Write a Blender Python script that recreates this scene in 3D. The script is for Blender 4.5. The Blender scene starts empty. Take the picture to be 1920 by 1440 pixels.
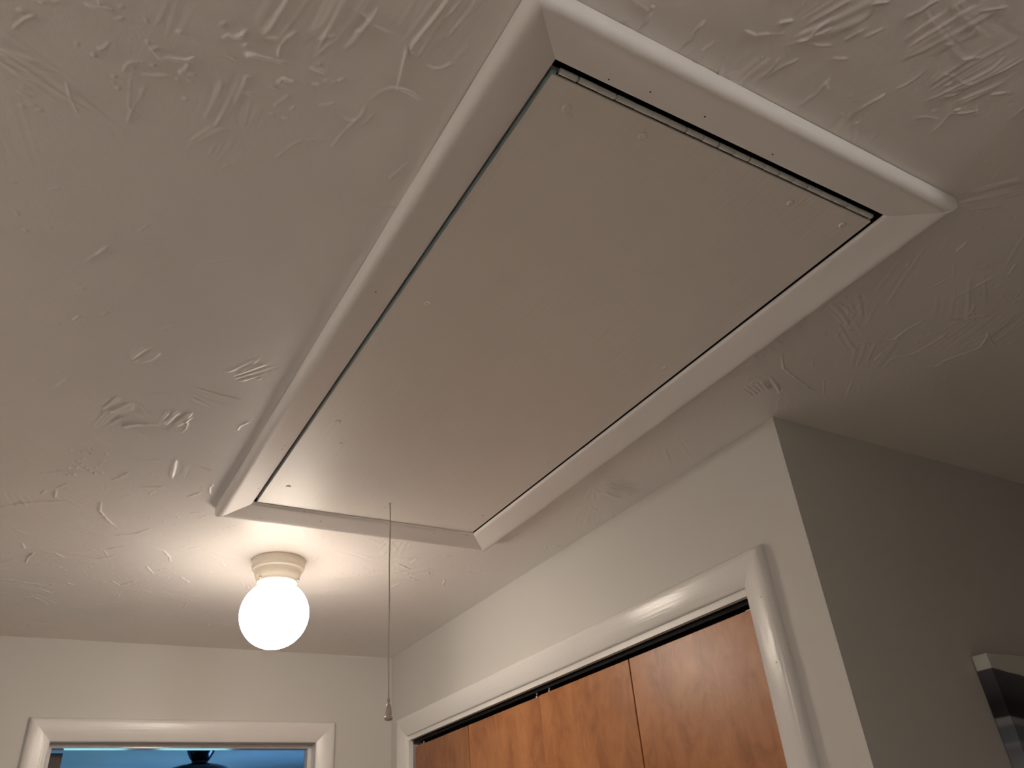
import bpy, bmesh, math, random
import numpy as np
from mathutils import Vector, Matrix

SC = bpy.context.scene
COL = SC.collection
H = 2.40                       # ceiling height
# ------------------------------------------------------------------ camera
cam_d = bpy.data.cameras.new('camera')
cam = bpy.data.objects.new('camera', cam_d); COL.objects.link(cam)
cam_d.sensor_width = 36.0; cam_d.sensor_fit = 'HORIZONTAL'
cam_d.lens = 1487.33 / 1920 * 36.0
cam_d.clip_start = 0.02
R = ((0.86426968, -0.49741150, -0.07496478), (0.21087926, 0.49357165, -0.84375172), (0.45669230, 0.71342051, 0.53147978))
M = Matrix(((R[0][0], -R[1][0], -R[2][0], -0.3721), (R[0][1], -R[1][1], -R[2][1], -0.4312),
            (R[0][2], -R[1][2], -R[2][2], H - 0.7818), (0, 0, 0, 1)))
cam.matrix_world = M
SC.camera = cam
# ------------------------------------------------------------------ world, lamps, exposure
SC.view_settings.view_transform = 'Standard'
SC.view_settings.look = 'None'
SC.view_settings.gamma = 1.0
SC.view_settings.use_curve_mapping = False
SC.view_settings.exposure = 0.0
W_ = bpy.data.worlds.new('dusk_sky'); SC.world = W_; W_.use_nodes = True
W_.node_tree.nodes['Background'].inputs[0].default_value = (0.31, 0.85, 1.0, 1)
W_.node_tree.nodes['Background'].inputs[1].default_value = 2.3
GLOBE_COLOR = (1.0, 0.865, 0.725)
GLOBE_STRENGTH = 32.0
BLUE_FILL_POWER = 44.0


def lamp(name, kind, loc, power, color, size=0.1, rot=(0, 0, 0), size_y=None):
    d = bpy.data.lights.new(name, kind); d.energy = power; d.color = color
    if kind == 'AREA':
        d.shape = 'RECTANGLE'; d.size = size; d.size_y = size_y or size
    else:
        d.shadow_soft_size = size
    o = bpy.data.objects.new(name, d); COL.objects.link(o)
    o.location = loc; o.rotation_euler = rot
    return o


# ceiling lamps of the rooms behind and to the left of the camera, out of the frame
lamp('hall_lamp', 'POINT', (0.25, -1.9, H - 0.13), 23.5, (1.0, 0.965, 0.93), 0.035)
lamp('side_room_lamp', 'POINT', (-1.7, 0.35, H - 0.13), 16.0, (1.0, 0.90, 0.81), 0.06)
# added blue fill for the bedroom ceiling, behind an invented side window
lamp('window_daylight', 'AREA', (2.43, 4.6, 1.45), BLUE_FILL_POWER, (0.13, 0.37, 1.0), 1.0, (0, math.pi / 2, 0), 1.1)

# ------------------------------------------------------------------ helpers
def link(name, me, mat=None, parent=None, loc=None):
    o = bpy.data.objects.new(name, me); COL.objects.link(o)
    if mat is not None and not me.materials:
        for m in (mat if isinstance(mat, (list, tuple)) else [mat]):
            me.materials.append(m)
    if parent is not None: o.parent = parent
    if loc is not None: o.location = loc
    return o


def bm_obj(name, bm, mat=None, parent=None, loc=None, smooth=False):
    me = bpy.data.meshes.new(name)
    bmesh.ops.recalc_face_normals(bm, faces=bm.faces[:])
    if smooth:
        for f in bm.faces: f.smooth = True
    bm.to_mesh(me); bm.free()
    return link(name, me, mat, parent, loc)


def tag(o, label=None, cat=None, group=None, kind=None):
    for k, v in (('label', label), ('category', cat), ('group', group), ('kind', kind)):
        if v: o[k] = v
    return o


def empty(name, loc, label=None, cat=None, group=None, kind=None):
    o = bpy.data.objects.new(name, None); COL.objects.link(o); o.location = loc
    o.empty_display_size = 0.05
    return tag(o, label, cat, group, kind)


def box(bm, x0, x1, y0, y1, z0, z1, bev=0.0):
    vs = [bm.verts.new((x, y, z)) for x in (x0, x1) for y in (y0, y1) for z in (z0, z1)]
    idx = ((0, 1, 3, 2), (4, 6, 7, 5), (0, 4, 5, 1), (2, 3, 7, 6), (0, 2, 6, 4), (1, 5, 7, 3))
    fs = [bm.faces.new([vs[i] for i in f]) for f in idx]
    if bev:
        es = list({e for f in fs for e in f.edges})
        bmesh.ops.bevel(bm, geom=es, offset=bev, segments=2, profile=0.5, affect='EDGES')
    return bm


def boxes(name, lst, mat, parent=None, loc=None, bev=0.0):
    bm = bmesh.new()
    for b in lst: box(bm, *b, bev=bev)
    return bm_obj(name, bm, mat, parent, loc)


def lathe(bm, prof, seg=48, c=(0, 0, 0), cap=True):
    rings = []
    for r, z in prof:
        rings.append([bm.verts.new((c[0] + r * math.cos(2 * math.pi * k / seg), c[1] + r * math.sin(2 * math.pi * k / seg), c[2] + z)) for k in range(seg)])
    for a, b in zip(rings, rings[1:]):
        for k in range(seg):
            f = bm.faces.new((a[k], a[(k + 1) % seg], b[(k + 1) % seg], b[k])); f.smooth = True
    if cap:
        bm.faces.new(rings[0]); bm.faces.new(rings[-1])
    return bm


def tube(bm, pts, r, seg=8):
    rings = []
    n = len(pts)
    for i, p in enumerate(pts):
        p = Vector(p)
        t = (Vector(pts[min(i + 1, n - 1)]) - Vector(pts[max(i - 1, 0)])).normalized()
        u = t.orthogonal().normalized() if i == 0 else (u - t * u.dot(t)).normalized()
        v = t.cross(u)
        rr = r[i] if isinstance(r, (list, tuple)) else r
        rings.append([bm.verts.new(p + (u * math.cos(2 * math.pi * k / seg) + v * math.sin(2 * math.pi * k / seg)) * rr) for k in range(seg)])
    for a, b in zip(rings, rings[1:]):
        for k in range(seg):
            f = bm.faces.new((a[k], a[(k + 1) % seg], b[(k + 1) % seg], b[k])); f.smooth = True
    bm.faces.new(rings[0]); bm.faces.new(rings[-1])
    return bm


# ------------------------------------------------------------------ materials
def mat(name, color, rough=0.5, metal=0.0, spec=0.5, bump=None, var=None, coat=0.0):
    """bump = list of (scale xyz, strength, distance, detail); var = (scale xyz, amount)"""
    m = bpy.data.materials.new(name); m.use_nodes = True
    nt = m.node_tree; N = nt.nodes; L = nt.links
    b = N['Principled BSDF']
    b.inputs['Base Color'].default_value = (*color, 1)
    b.inputs['Roughness'].default_value = rough
    b.inputs['Metallic'].default_value = metal
    b.inputs['Specular IOR Level'].default_value = spec
    b.inputs['Coat Weight'].default_value = coat
    tc = N.new('ShaderNodeTexCoord')

    def noise(sc, detail=3.0, rough_=0.55, dist=0.0):
        mp = N.new('ShaderNodeMapping'); mp.inputs['Scale'].default_value = sc
        L.new(tc.outputs['Object'], mp.inputs['Vector'])
        n = N.new('ShaderNodeTexNoise'); n.inputs['Scale'].default_value = 1.0
        n.inputs['Detail'].default_value = detail; n.inputs['Roughness'].default_value = rough_
        n.inputs['Distortion'].default_value = dist
        L.new(mp.outputs['Vector'], n.inputs['Vector'])
        return n
    prev = None
    for sc, st, di, de in (bump or []):
        n = noise(sc, de)
        bp = N.new('ShaderNodeBump'); bp.inputs['Strength'].default_value = st; bp.inputs['Distance'].default_value = di
        L.new(n.outputs['Fac'], bp.inputs['Height'])
        if prev is not None: L.new(prev.outputs['Normal'], bp.inputs['Normal'])
        prev = bp
    if prev is not None: L.new(prev.outputs['Normal'], b.inputs['Normal'])
    if var:
        n = noise(var[0], 4.0)
        mr = N.new('ShaderNodeMapRange'); mr.inputs['From Min'].default_value = 0.3; mr.inputs['From Max'].default_value = 0.7
        mr.inputs['To Min'].default_value = 1 - var[1]; mr.inputs['To Max'].default_value = 1 + var[1]
        L.new(n.outputs['Fac'], mr.inputs['Value'])
        hs = N.new('ShaderNodeHueSaturation'); hs.inputs['Color'].default_value = (*color, 1)
        L.new(mr.outputs['Result'], hs.inputs['Value'])
        L.new(hs.outputs['Color'], b.inputs['Base Color'])
    return m


M_CEIL = mat('ceiling_paint', (0.83, 0.79, 0.76), 0.42, spec=0.5, bump=[((300, 300, 300), 0.14, 0.001, 3), ((85, 85, 85), 0.16, 0.0022, 4), ((28, 28, 28), 0.10, 0.004, 2)], var=((2.5, 2.5, 2.5), 0.025))
M_WALL = mat('wall_paint', (0.65, 0.63, 0.595), 0.55, spec=0.3, bump=[((420, 420, 420), 0.10, 0.0006, 2), ((9, 9, 9), 0.05, 0.01, 2)])
M_TRIM = mat('trim_paint', (0.80, 0.775, 0.745), 0.20, spec=0.5, bump=[((6, 420, 420), 0.50, 0.0012, 3), ((14, 60, 60), 0.06, 0.003, 2)])
M_HTRIM = mat('hatch_trim_paint', (0.83, 0.795, 0.765), 0.55, spec=0.3, bump=[((5, 300, 300), 0.06, 0.001, 2), ((30, 60, 60), 0.05, 0.002, 2)])
M_PANEL = mat('panel_paint', (0.85, 0.81, 0.765), 0.50, spec=0.55, bump=[((150, 10, 60), 0.22, 0.0018, 4), ((45, 4, 30), 0.16, 0.003, 3), ((500, 500, 500), 0.06, 0.0006, 2), ((18, 18, 18), 0.05, 0.003, 2)], var=((6, 3, 3), 0.02))
M_HINGE = mat('hinge_paint', (0.66, 0.655, 0.63), 0.42, spec=0.4, bump=[((60, 300, 300), 0.1, 0.001, 3)], var=((40, 200, 200), 0.15))
M_BLACK = mat('dark_void', (0.012, 0.010, 0.009), 0.85, spec=0.1)  # near-black colour stands in for shade in the closet and under its jamb
M_ATTIC = mat('attic_framing', (0.04, 0.028, 0.02), 0.8, spec=0.1, var=((3, 3, 30), 0.2))
M_TRACK = mat('track_metal', (0.010, 0.009, 0.009), 0.7, metal=0.0, spec=0.2, var=((30, 30, 30), 0.2))
M_HOLE = mat('nail_hole', (0.05, 0.04, 0.035), 0.8, spec=0.1)
M_CORD = mat('cord_cotton', (0.50, 0.43, 0.36), 0.85, spec=0.15, bump=[((900, 900, 500), 0.4, 0.0006, 2)], var=((60, 60, 30), 0.12))
M_KNOB = mat('knob_plastic', (0.40, 0.33, 0.28), 0.3, spec=0.45, var=((60, 60, 60), 0.06))
M_FIX = mat('fixture_enamel', (0.80, 0.73, 0.62), 0.30, spec=0.5, var=((8, 8, 8), 0.02))
M_SCREW = mat('fixture_screw', (0.55, 0.50, 0.42), 0.28, metal=0.9)
M_STEEL = mat('pin_steel', (0.75, 0.72, 0.68), 0.25, metal=0.9)
M_BRONZE = mat('fan_bronze', (0.030, 0.026, 0.026), 0.18, metal=0.6, spec=0.6, coat=0.4, var=((20, 20, 20), 0.1))
M_BLADE = mat('fan_blade_wood', (0.035, 0.022, 0.016), 0.4, var=((3, 50, 50), 0.3))
M_LEAF = mat('dark_door_wood', (0.055, 0.028, 0.018), 0.45, bump=[((90, 90, 4), 0.15, 0.001, 3)], var=((60, 60, 3), 0.3))
M_BEDWALL = mat('bedroom_paint', (0.55, 0.57, 0.58), 0.6, bump=[((300, 300, 300), 0.08, 0.0006, 2)])
M_BEDCEIL = mat('bedroom_ceiling_paint', (0.70, 0.70, 0.70), 0.6, bump=[((18, 18, 18), 0.22, 0.006, 4)], var=((3, 3, 3), 0.05))
M_FLOOR = mat('oak_floor', (0.60, 0.53, 0.45), 0.4, bump=[((2, 60, 60), 0.1, 0.001, 3)], var=((1.5, 25, 25), 0.3))  # unseen floor made pale to throw extra light onto the ceiling
M_SILL = mat('window_paint', (0.78, 0.77, 0.75), 0.35, bump=[((100, 100, 100), 0.05, 0.0005, 2)])

# globe: an opal shade lit from inside
M_GLOBE = bpy.data.materials.new('opal_globe_lit'); M_GLOBE.use_nodes = True
_b = M_GLOBE.node_tree.nodes['Principled BSDF']
_b.inputs['Base Color'].default_value = (0.9, 0.88, 0.84, 1); _b.inputs['Roughness'].default_value = 0.15
_b.inputs['Emission Color'].default_value = (*GLOBE_COLOR, 1)
# emission is shaped dim at the neck to keep the nearby ceiling from overexposing
_gn = M_GLOBE.node_tree; _tc = _gn.nodes.new('ShaderNodeTexCoord'); _sp = _gn.nodes.new('ShaderNodeSeparateXYZ'); _mr = _gn.nodes.new('ShaderNodeMapRange')
_mr.interpolation_type = 'SMOOTHSTEP'
_mr.inputs['From Min'].default_value = -0.086; _mr.inputs['From Max'].default_value = -0.166
_mr.inputs['To Min'].default_value = 0.13 * GLOBE_STRENGTH; _mr.inputs['To Max'].default_value = GLOBE_STRENGTH
_m2 = _gn.nodes.new('ShaderNodeMapRange'); _m2.inputs['From Min'].default_value = -0.150; _m2.inputs['From Max'].default_value = -0.232
_m2.inputs['To Min'].default_value = 0.0; _m2.inputs['To Max'].default_value = 0.8 * GLOBE_STRENGTH
_ad = _gn.nodes.new('ShaderNodeMath'); _gn.links.new(_sp.outputs['Z'], _m2.inputs['Value']); _gn.links.new(_mr.outputs[0], _ad.inputs[0]); _gn.links.new(_m2.outputs[0], _ad.inputs[1])
_gn.links.new(_tc.outputs['Object'], _sp.inputs[0]); _gn.links.new(_sp.outputs['Z'], _mr.inputs['Value']); _gn.links.new(_ad.outputs[0], _b.inputs['Emission Strength'])

# thin window glass
M_PANE = bpy.data.materials.new('window_glass'); M_PANE.use_nodes = True
_nt = M_PANE.node_tree; _nt.nodes.remove(_nt.nodes['Principled BSDF'])
_tr = _nt.nodes.new('ShaderNodeBsdfTransparent'); _gl = _nt.nodes.new('ShaderNodeBsdfGlossy'); _gl.inputs['Roughness'].default_value = 0.02
_fr = _nt.nodes.new('ShaderNodeFresnel'); _fr.inputs['IOR'].default_value = 1.45
_mx = _nt.nodes.new('ShaderNodeMixShader')
_nt.links.new(_fr.outputs[0], _mx.inputs[0]); _nt.links.new(_tr.outputs[0], _mx.inputs[1]); _nt.links.new(_gl.outputs[0], _mx.inputs[2])
_nt.links.new(_mx.outputs[0], _nt.nodes['Material Output'].inputs[0])


def birch(name, seed, c0, c1, c2, rough=0.37):
    m = bpy.data.materials.new(name); m.use_nodes = True
    nt = m.node_tree; N = nt.nodes; L = nt.links; b = N['Principled BSDF']
    tc = N.new('ShaderNodeTexCoord')

    def nz(sc, det, dist, off):
        mp = N.new('ShaderNodeMapping'); mp.inputs['Scale'].default_value = sc; mp.inputs['Location'].default_value = (off, off * 1.7, off * 0.6)
        L.new(tc.outputs['Object'], mp.inputs['Vector'])
        n = N.new('ShaderNodeTexNoise'); n.inputs['Scale'].default_value = 1; n.inputs['Detail'].default_value = det; n.inputs['Distortion'].default_value = dist
        n.inputs['Roughness'].default_value = 0.55
        L.new(mp.outputs['Vector'], n.inputs['Vector']); return n
    big = nz((1, 6, 2.6), 3, 1.0, seed)          # broad flame figure
    mid = nz((1, 22, 14), 4, 1.0, seed + 5)       # mottles
    fine = nz((1, 190, 5), 2, 0.2, seed + 9)   # pores along the grain
    a1 = N.new('ShaderNodeMath'); a1.operation = 'MULTIPLY_ADD'; a1.inputs[1].default_value = 0.42
    L.new(mid.outputs['Fac'], a1.inputs[0]); 
    a0 = N.new('ShaderNodeMath'); a0.operation = 'MULTIPLY'; a0.inputs[1].default_value = 0.48
    L.new(big.outputs['Fac'], a0.inputs[0]); L.new(a0.outputs[0], a1.inputs[2])
    a2 = N.new('ShaderNodeMath'); a2.operation = 'MULTIPLY_ADD'; a2.inputs[1].default_value = 0.08
    L.new(fine.outputs['Fac'], a2.inputs[0]); L.new(a1.outputs[0], a2.inputs[2])
    cr = N.new('ShaderNodeValToRGB'); e = cr.color_ramp.elements
    e[0].position = 0.38; e[0].color = (*c0, 1); e[1].position = 0.61; e[1].color = (*c2, 1)
    k = e.new(0.49); k.color = (*c1, 1)
    L.new(a2.outputs[0], cr.inputs['Fac']); L.new(cr.outputs['Color'], b.inputs['Base Color'])
    b.inputs['Roughness'].default_value = rough; b.inputs['Specular IOR Level'].default_value = 0.48
    bp = N.new('ShaderNodeBump'); bp.inputs['Strength'].default_value = 0.12; bp.inputs['Distance'].default_value = 0.001
    L.new(fine.outputs['Fac'], bp.inputs['Height']); L.new(bp.outputs['Normal'], b.inputs['Normal'])
    return m


# ------------------------------------------------------------------ room dimensions
W, LH = 0.569, 1.287                       # hatch opening
XW, YF, YC = 0.8677, 2.5509, 0.5129        # closet wall, far wall, corner
XL, YB, XR = -0.66, -2.2, 2.7              # left wall, wall behind, right wall of the open room
DX0, DX1, DZ = -0.2539, 0.5784, H - 0.3085   # doorway casing inner edges
CY0, CY1, CZ = 0.688, 2.397, H - 0.3095      # closet casing inner edges
YB0, YB1 = YF + 0.13, 6.42                 # bedroom
BX0, BX1 = -1.4, 2.3
XF, YL = -3.0, 1.25                         # the open room to the left starts before YL

# ------------------------------------------------------------------ ceiling with its trowelled plaster relief
STROKES = [(10,[(-394,189),(-389,192),(-382,197),(-375,192),(-367,190),(-357,186),(-351,178)]), (11,[(-355,190),(-357,198),(-362,207)]),
(9,[(-397,226),(-385,222),(-372,215)]), (7,[(-415,231),(-413,221),(-410,216),(-403,212),(-395,208)]), (8,[(-392,210),(-386,208)]),
(11,[(-442,214),(-437,210),(-433,200)]), (8,[(-364,216),(-360,214)]), (14,[(-330,142),(-325,135),(-320,136),(-314,130),(-310,122)]),
(10,[(-336,128),(-331,122)]), (7,[(-393,189),(-387,183)]), (10,[(-460,165),(-452,165),(-443,161),(-437,161)]), (8,[(-431,170),(-425,165)]),
(7,[(-391,241),(-393,249),(-394,260),(-398,272),(-400,287),(-401,300)]), (8,[(-298,180),(-291,176)]), (12,[(-304,151),(-296,148)]),
(9,[(-322,160),(-312,160)]), (9,[(-511,309),(-498,309)]), (8,[(-510,301),(-500,298)]), (10,[(-520,226),(-511,211),(-502,201)]),
(10,[(-518,203),(-512,202)]), (10,[(-493,328),(-487,324)]), (12,[(-354,204),(-346,201)]), (10,[(-352,212),(-346,210)]), (10,[(-352,239),(-347,237)]),
(13,[(-374,155),(-368,154)]), (9,[(-419,257),(-415,255)]), (9,[(-425,242),(-421,241)]), (8,[(-424,250),(-422,250)]), (9,[(-447,224),(-443,223)]),
(7,[(-291,326),(-283,314)]), (8,[(-400,182),(-397,181)]), (10,[(-499,183),(-495,182)]), (10,[(-487,176),(-483,174)]), (10,[(-449,158),(-445,157)]),
(10,[(-308,141),(-305,138)]), (6,[(-471,451),(-461,443)]), (6,[(-513,457),(-507,456)]), (9,[(-430,155),(-426,150)]), (9,[(-404,157),(-402,156)]),
(9,[(-463,218),(-461,216)]), (8,[(-509,328),(-505,327)]), (8,[(-499,322),(-495,320)]), (13,[(-140,121),(-144,99),(-150,71),(-153,63)]),
(10,[(-148,67),(-144,48)]), (11,[(-137,70),(-135,47),(-130,8),(-124,-12)]), (8,[(-162,144),(-156,130),(-147,119),(-135,116),(-123,116),(-110,122)]),
(8,[(-179,232),(-176,211),(-168,183),(-164,172),(-164,157)]), (7,[(-181,184),(-168,182)]), (6,[(-158,184),(-151,161)]),
(7,[(-207,235),(-200,229),(-191,228)]), (6,[(-234,279),(-228,262),(-222,248),(-214,238)]),
(14,[(-304,150),(-297,147),(-284,146),(-276,143),(-269,144),(-264,141)]), (15,[(-272,137),(-274,125),(-271,111),(-264,100)]),
(8,[(-289,122),(-278,116)]), (8,[(-124,75),(-114,75),(-107,71),(-100,60)]), (11,[(-269,179),(-262,178)]), (11,[(-264,171),(-259,162),(-250,162)]),
(7,[(-212,179),(-205,176),(-198,169)]), (6,[(-258,204),(-247,180)]), (6,[(-240,201),(-237,193)]), (7,[(-166,297),(-163,286)]),
(6,[(-96,249),(-86,214)]), (12,[(-236,135),(-227,134),(-222,134)]), (12,[(-228,153),(-220,153)]), (10,[(-218,146),(-215,142)]),
(10,[(-210,144),(-206,140)]), (11,[(-204,138),(-199,132)]), (9,[(-232,126),(-228,125)]), (9,[(-260,216),(-255,214)]), (9,[(-245,215),(-238,214)]),
(9,[(-147,70),(-143,68)]), (9,[(-294,200),(-284,198)]), (9,[(-210,57),(-209,55)]), (8,[(-209,73),(-206,68)]), (8,[(-240,99),(-234,90),(-228,86)]),
(9,[(-415,570),(-404,551),(-394,530)]), (10,[(-419,726),(-411,710)]), (6,[(-362,482),(-352,464)]), (9,[(-306,1047),(-292,1031),(-250,1006)]),
(5,[(-279,528),(-271,512),(-239,488)]), (8,[(-429,948),(-418,919),(-409,897)]), (7,[(-444,746),(-436,742)]), (7,[(-382,694),(-376,684)]),
(9,[(-74,629),(-64,622)]), (6,[(-296,696),(-283,680)]), (6,[(-238,461),(-234,453)]), (4,[(-173,479),(-156,448)]), (5,[(-422,643),(-411,637)]),
(11,[(-294,1281),(-283,1264),(-268,1232)]), (8,[(-306,1045),(-285,1026),(-249,1009)]), (13,[(-302,1405),(-298,1453),(-277,1497),(-254,1538)]),
(9,[(-491,1504),(-444,1462),(-365,1420)]), (8,[(-393,1364),(-373,1329)]), (8,[(-238,1300),(-193,1279)]), (9,[(-269,1764),(-228,1728)]),
(9,[(-254,1689),(-212,1656)]), (7,[(-345,1782),(-311,1767)]), (10,[(-392,1754),(-366,1752),(-341,1781)]), (10,[(-439,1710),(-432,1743)]),
(9,[(-424,1847),(-421,1801),(-410,1766)]), (9,[(-148,1784),(-122,1839)]), (8,[(-114,1808),(-92,1787)]),
(9,[(-157,1650),(-127,1659),(-106,1697),(-98,1734)]), (10,[(-51,1845),(-22,1881)]), (9,[(-247,1592),(-209,1567),(-178,1522)]),
(9,[(-217,1926),(-190,1963),(-168,1934),(-155,1907)]), (8,[(-366,2031),(-348,1996)]), (9,[(-320,1980),(-302,1989)]), (6,[(-263,1362),(-245,1345)]),
(6,[(-137,1314),(-115,1278)]), (6,[(-112,1401),(-89,1387)]), (5,[(-136,1479),(-104,1485)]), (9,[(-392,1410),(-392,1372)]),
(9,[(-419,1401),(-411,1379)]), (5,[(-14,1459),(6,1441)]), (6,[(-72,1628),(-52,1609)]), (12,[(-379,1258),(-377,1252)]), (12,[(-378,1292),(-375,1286)]),
(12,[(-368,1284),(-365,1277)]), (12,[(-366,1249),(-364,1243)]), (12,[(-360,1230),(-358,1224)]), (12,[(-350,1243),(-347,1237)]),
(12,[(-359,1206),(-357,1200)]), (12,[(-342,1256),(-339,1250)]), (12,[(-331,1265),(-329,1259)]), (12,[(-331,1236),(-329,1230)]),
(12,[(-327,1218),(-325,1212)]), (12,[(-320,1256),(-317,1250)]), (12,[(-323,1200),(-320,1194)]), (12,[(-347,1177),(-345,1172)]),
(12,[(-367,1221),(-365,1215)]), (12,[(-383,1176),(-381,1170)]), (12,[(-356,1153),(-353,1148)]), (12,[(-321,1167),(-318,1161)]),
(12,[(-346,1154),(-344,1148)]), (12,[(-362,1175),(-360,1170)]), (12,[(62,-66),(64,-74),(66,-80),(64,-93)]),
(12,[(121,-69),(121,-81),(125,-89),(121,-98),(124,-111)]), (8,[(133,-69),(135,-81)]), (10,[(151,-72),(146,-84),(151,-98)]),
(10,[(185,-67),(178,-82),(176,-91)]), (11,[(233,-85),(236,-101),(235,-115)]), (10,[(239,-92),(245,-110),(255,-125)]),
(8,[(173,-124),(187,-125),(199,-133),(215,-142)]), (10,[(199,-147),(204,-152),(211,-158)]),
(12,[(236,-141),(244,-148),(247,-156),(254,-163),(259,-172)]), (9,[(244,-155),(246,-171),(250,-180)]),
(9,[(308,-80),(308,-93),(313,-103),(310,-122)]), (9,[(43,-70),(45,-75)]), (11,[(61,-97),(62,-99)]), (10,[(215,-107),(215,-109)]),
(5,[(39,-94),(60,-93)]), (6,[(194,-70),(203,-80)]), (13,[(381,-108),(382,-116),(388,-128),(392,-140)]), (11,[(394,-92),(398,-96)]),
(9,[(418,-71),(408,-84)]), (6,[(398,-152),(404,-162),(407,-173),(408,-183)]),
(10,[(450,-159),(458,-174),(464,-188),(474,-207),(481,-224),(480,-243)]), (9,[(462,-171),(476,-182)]),
(9,[(475,-188),(480,-201),(490,-220),(497,-235),(504,-252)]), (9,[(471,-241),(474,-246)]), (9,[(326,-221),(332,-232),(335,-243),(340,-251)]),
(9,[(285,-169),(292,-184),(295,-188)]), (8,[(303,-182),(314,-200)]), (8,[(292,-145),(308,-153)]),
(8,[(501,-128),(499,-145),(495,-159),(510,-167),(523,-179)]), (8,[(516,-202),(531,-212)]), (10,[(496,-164),(501,-171)]),
(6,[(457,-132),(470,-141),(488,-146)]), (9,[(635,-74),(643,-80),(643,-85)]), (9,[(277,-214),(290,-223)]), (8,[(308,-80),(312,-103),(311,-122)]),
(4,[(371,-72),(370,-104)]), (7,[(415,-240),(411,-252)]), (6,[(395,-264),(418,-282)]), (10,[(398,-220),(402,-222)]), (9,[(450,-183),(454,-189)]),
(6,[(435,-216),(452,-228)]), (9,[(802,255),(824,242),(867,212),(863,188),(866,148)]),
(9,[(921,264),(922,247),(943,232),(946,213),(947,191),(946,159)]), (9,[(982,266),(1029,239),(1026,215),(1044,176),(1049,158),(1029,132),(1014,121)]),
(6,[(1085,310),(1090,290),(1085,244)]), (8,[(899,130),(935,114),(948,100),(967,86)]), (9,[(861,74),(865,45),(865,33),(869,17)]),
(10,[(707,333),(745,365),(797,382),(870,404)]), (9,[(751,6),(745,-17)]), (9,[(887,2),(872,-19)]), (9,[(824,12),(837,6)]), (8,[(1092,127),(1098,116)]),
(6,[(903,405),(855,363),(872,346)]), (7,[(881,284),(894,275),(885,249)]), (8,[(806,439),(807,418)]), (10,[(762,423),(776,424)]),
(7,[(761,250),(749,233)]), (12,[(861,87),(861,77)]), (8,[(927,99),(912,79)]), (6,[(436,1681),(470,1647),(510,1612)]),
(6,[(523,1642),(548,1600),(570,1576),(590,1586)]), (6,[(507,1552),(510,1514)]), (7,[(581,1601),(600,1624),(608,1615)]), (5,[(347,1732),(393,1711)]),
(7,[(543,1890),(570,1862)]), (5,[(536,1770),(545,1712)]), (8,[(375,1881),(418,1868)]), (8,[(377,1842),(395,1824)]), (4,[(385,1629),(401,1630)]),
(5,[(861,2331),(874,2292)])]
FANS = [(-321,226,-85,34,16,55), (-302,220,-80,39,15,50), (-280,228,-90,30,12,35), (-504,272,0,16,17,45), (-377,131,-80,15,9,40),
(-225,63,-80,50,30,60), (-284,80,-78,34,21,45), (-146,19,-81,45,29,60), (-111,1,-78,31,21,50), (-106,38,-75,22,16,35), (-311,779,-67,36,23,55),
(-142,756,-55,40,25,50), (-328,964,-64,28,31,50), (-182,878,17,36,39,50), (-339,1021,-73,38,28,50), (-226,974,-75,38,30,45), (-177,1183,-92,53,21,40),
(712,185,-153,38,33,40), (754,435,-157,41,33,50), (384,-231,-66,43,35,35), (474,-209,-66,42,39,40), (207,-78,-81,27,20,35), (690,-93,-39,44,37,40),
(248,-183,-60,35,31,40), (-314,286,-52,23,18,30), (-293,296,-76,27,16,30), (782,926,9,46,47,50), (869,255,-126,71,47,30)]



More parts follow.
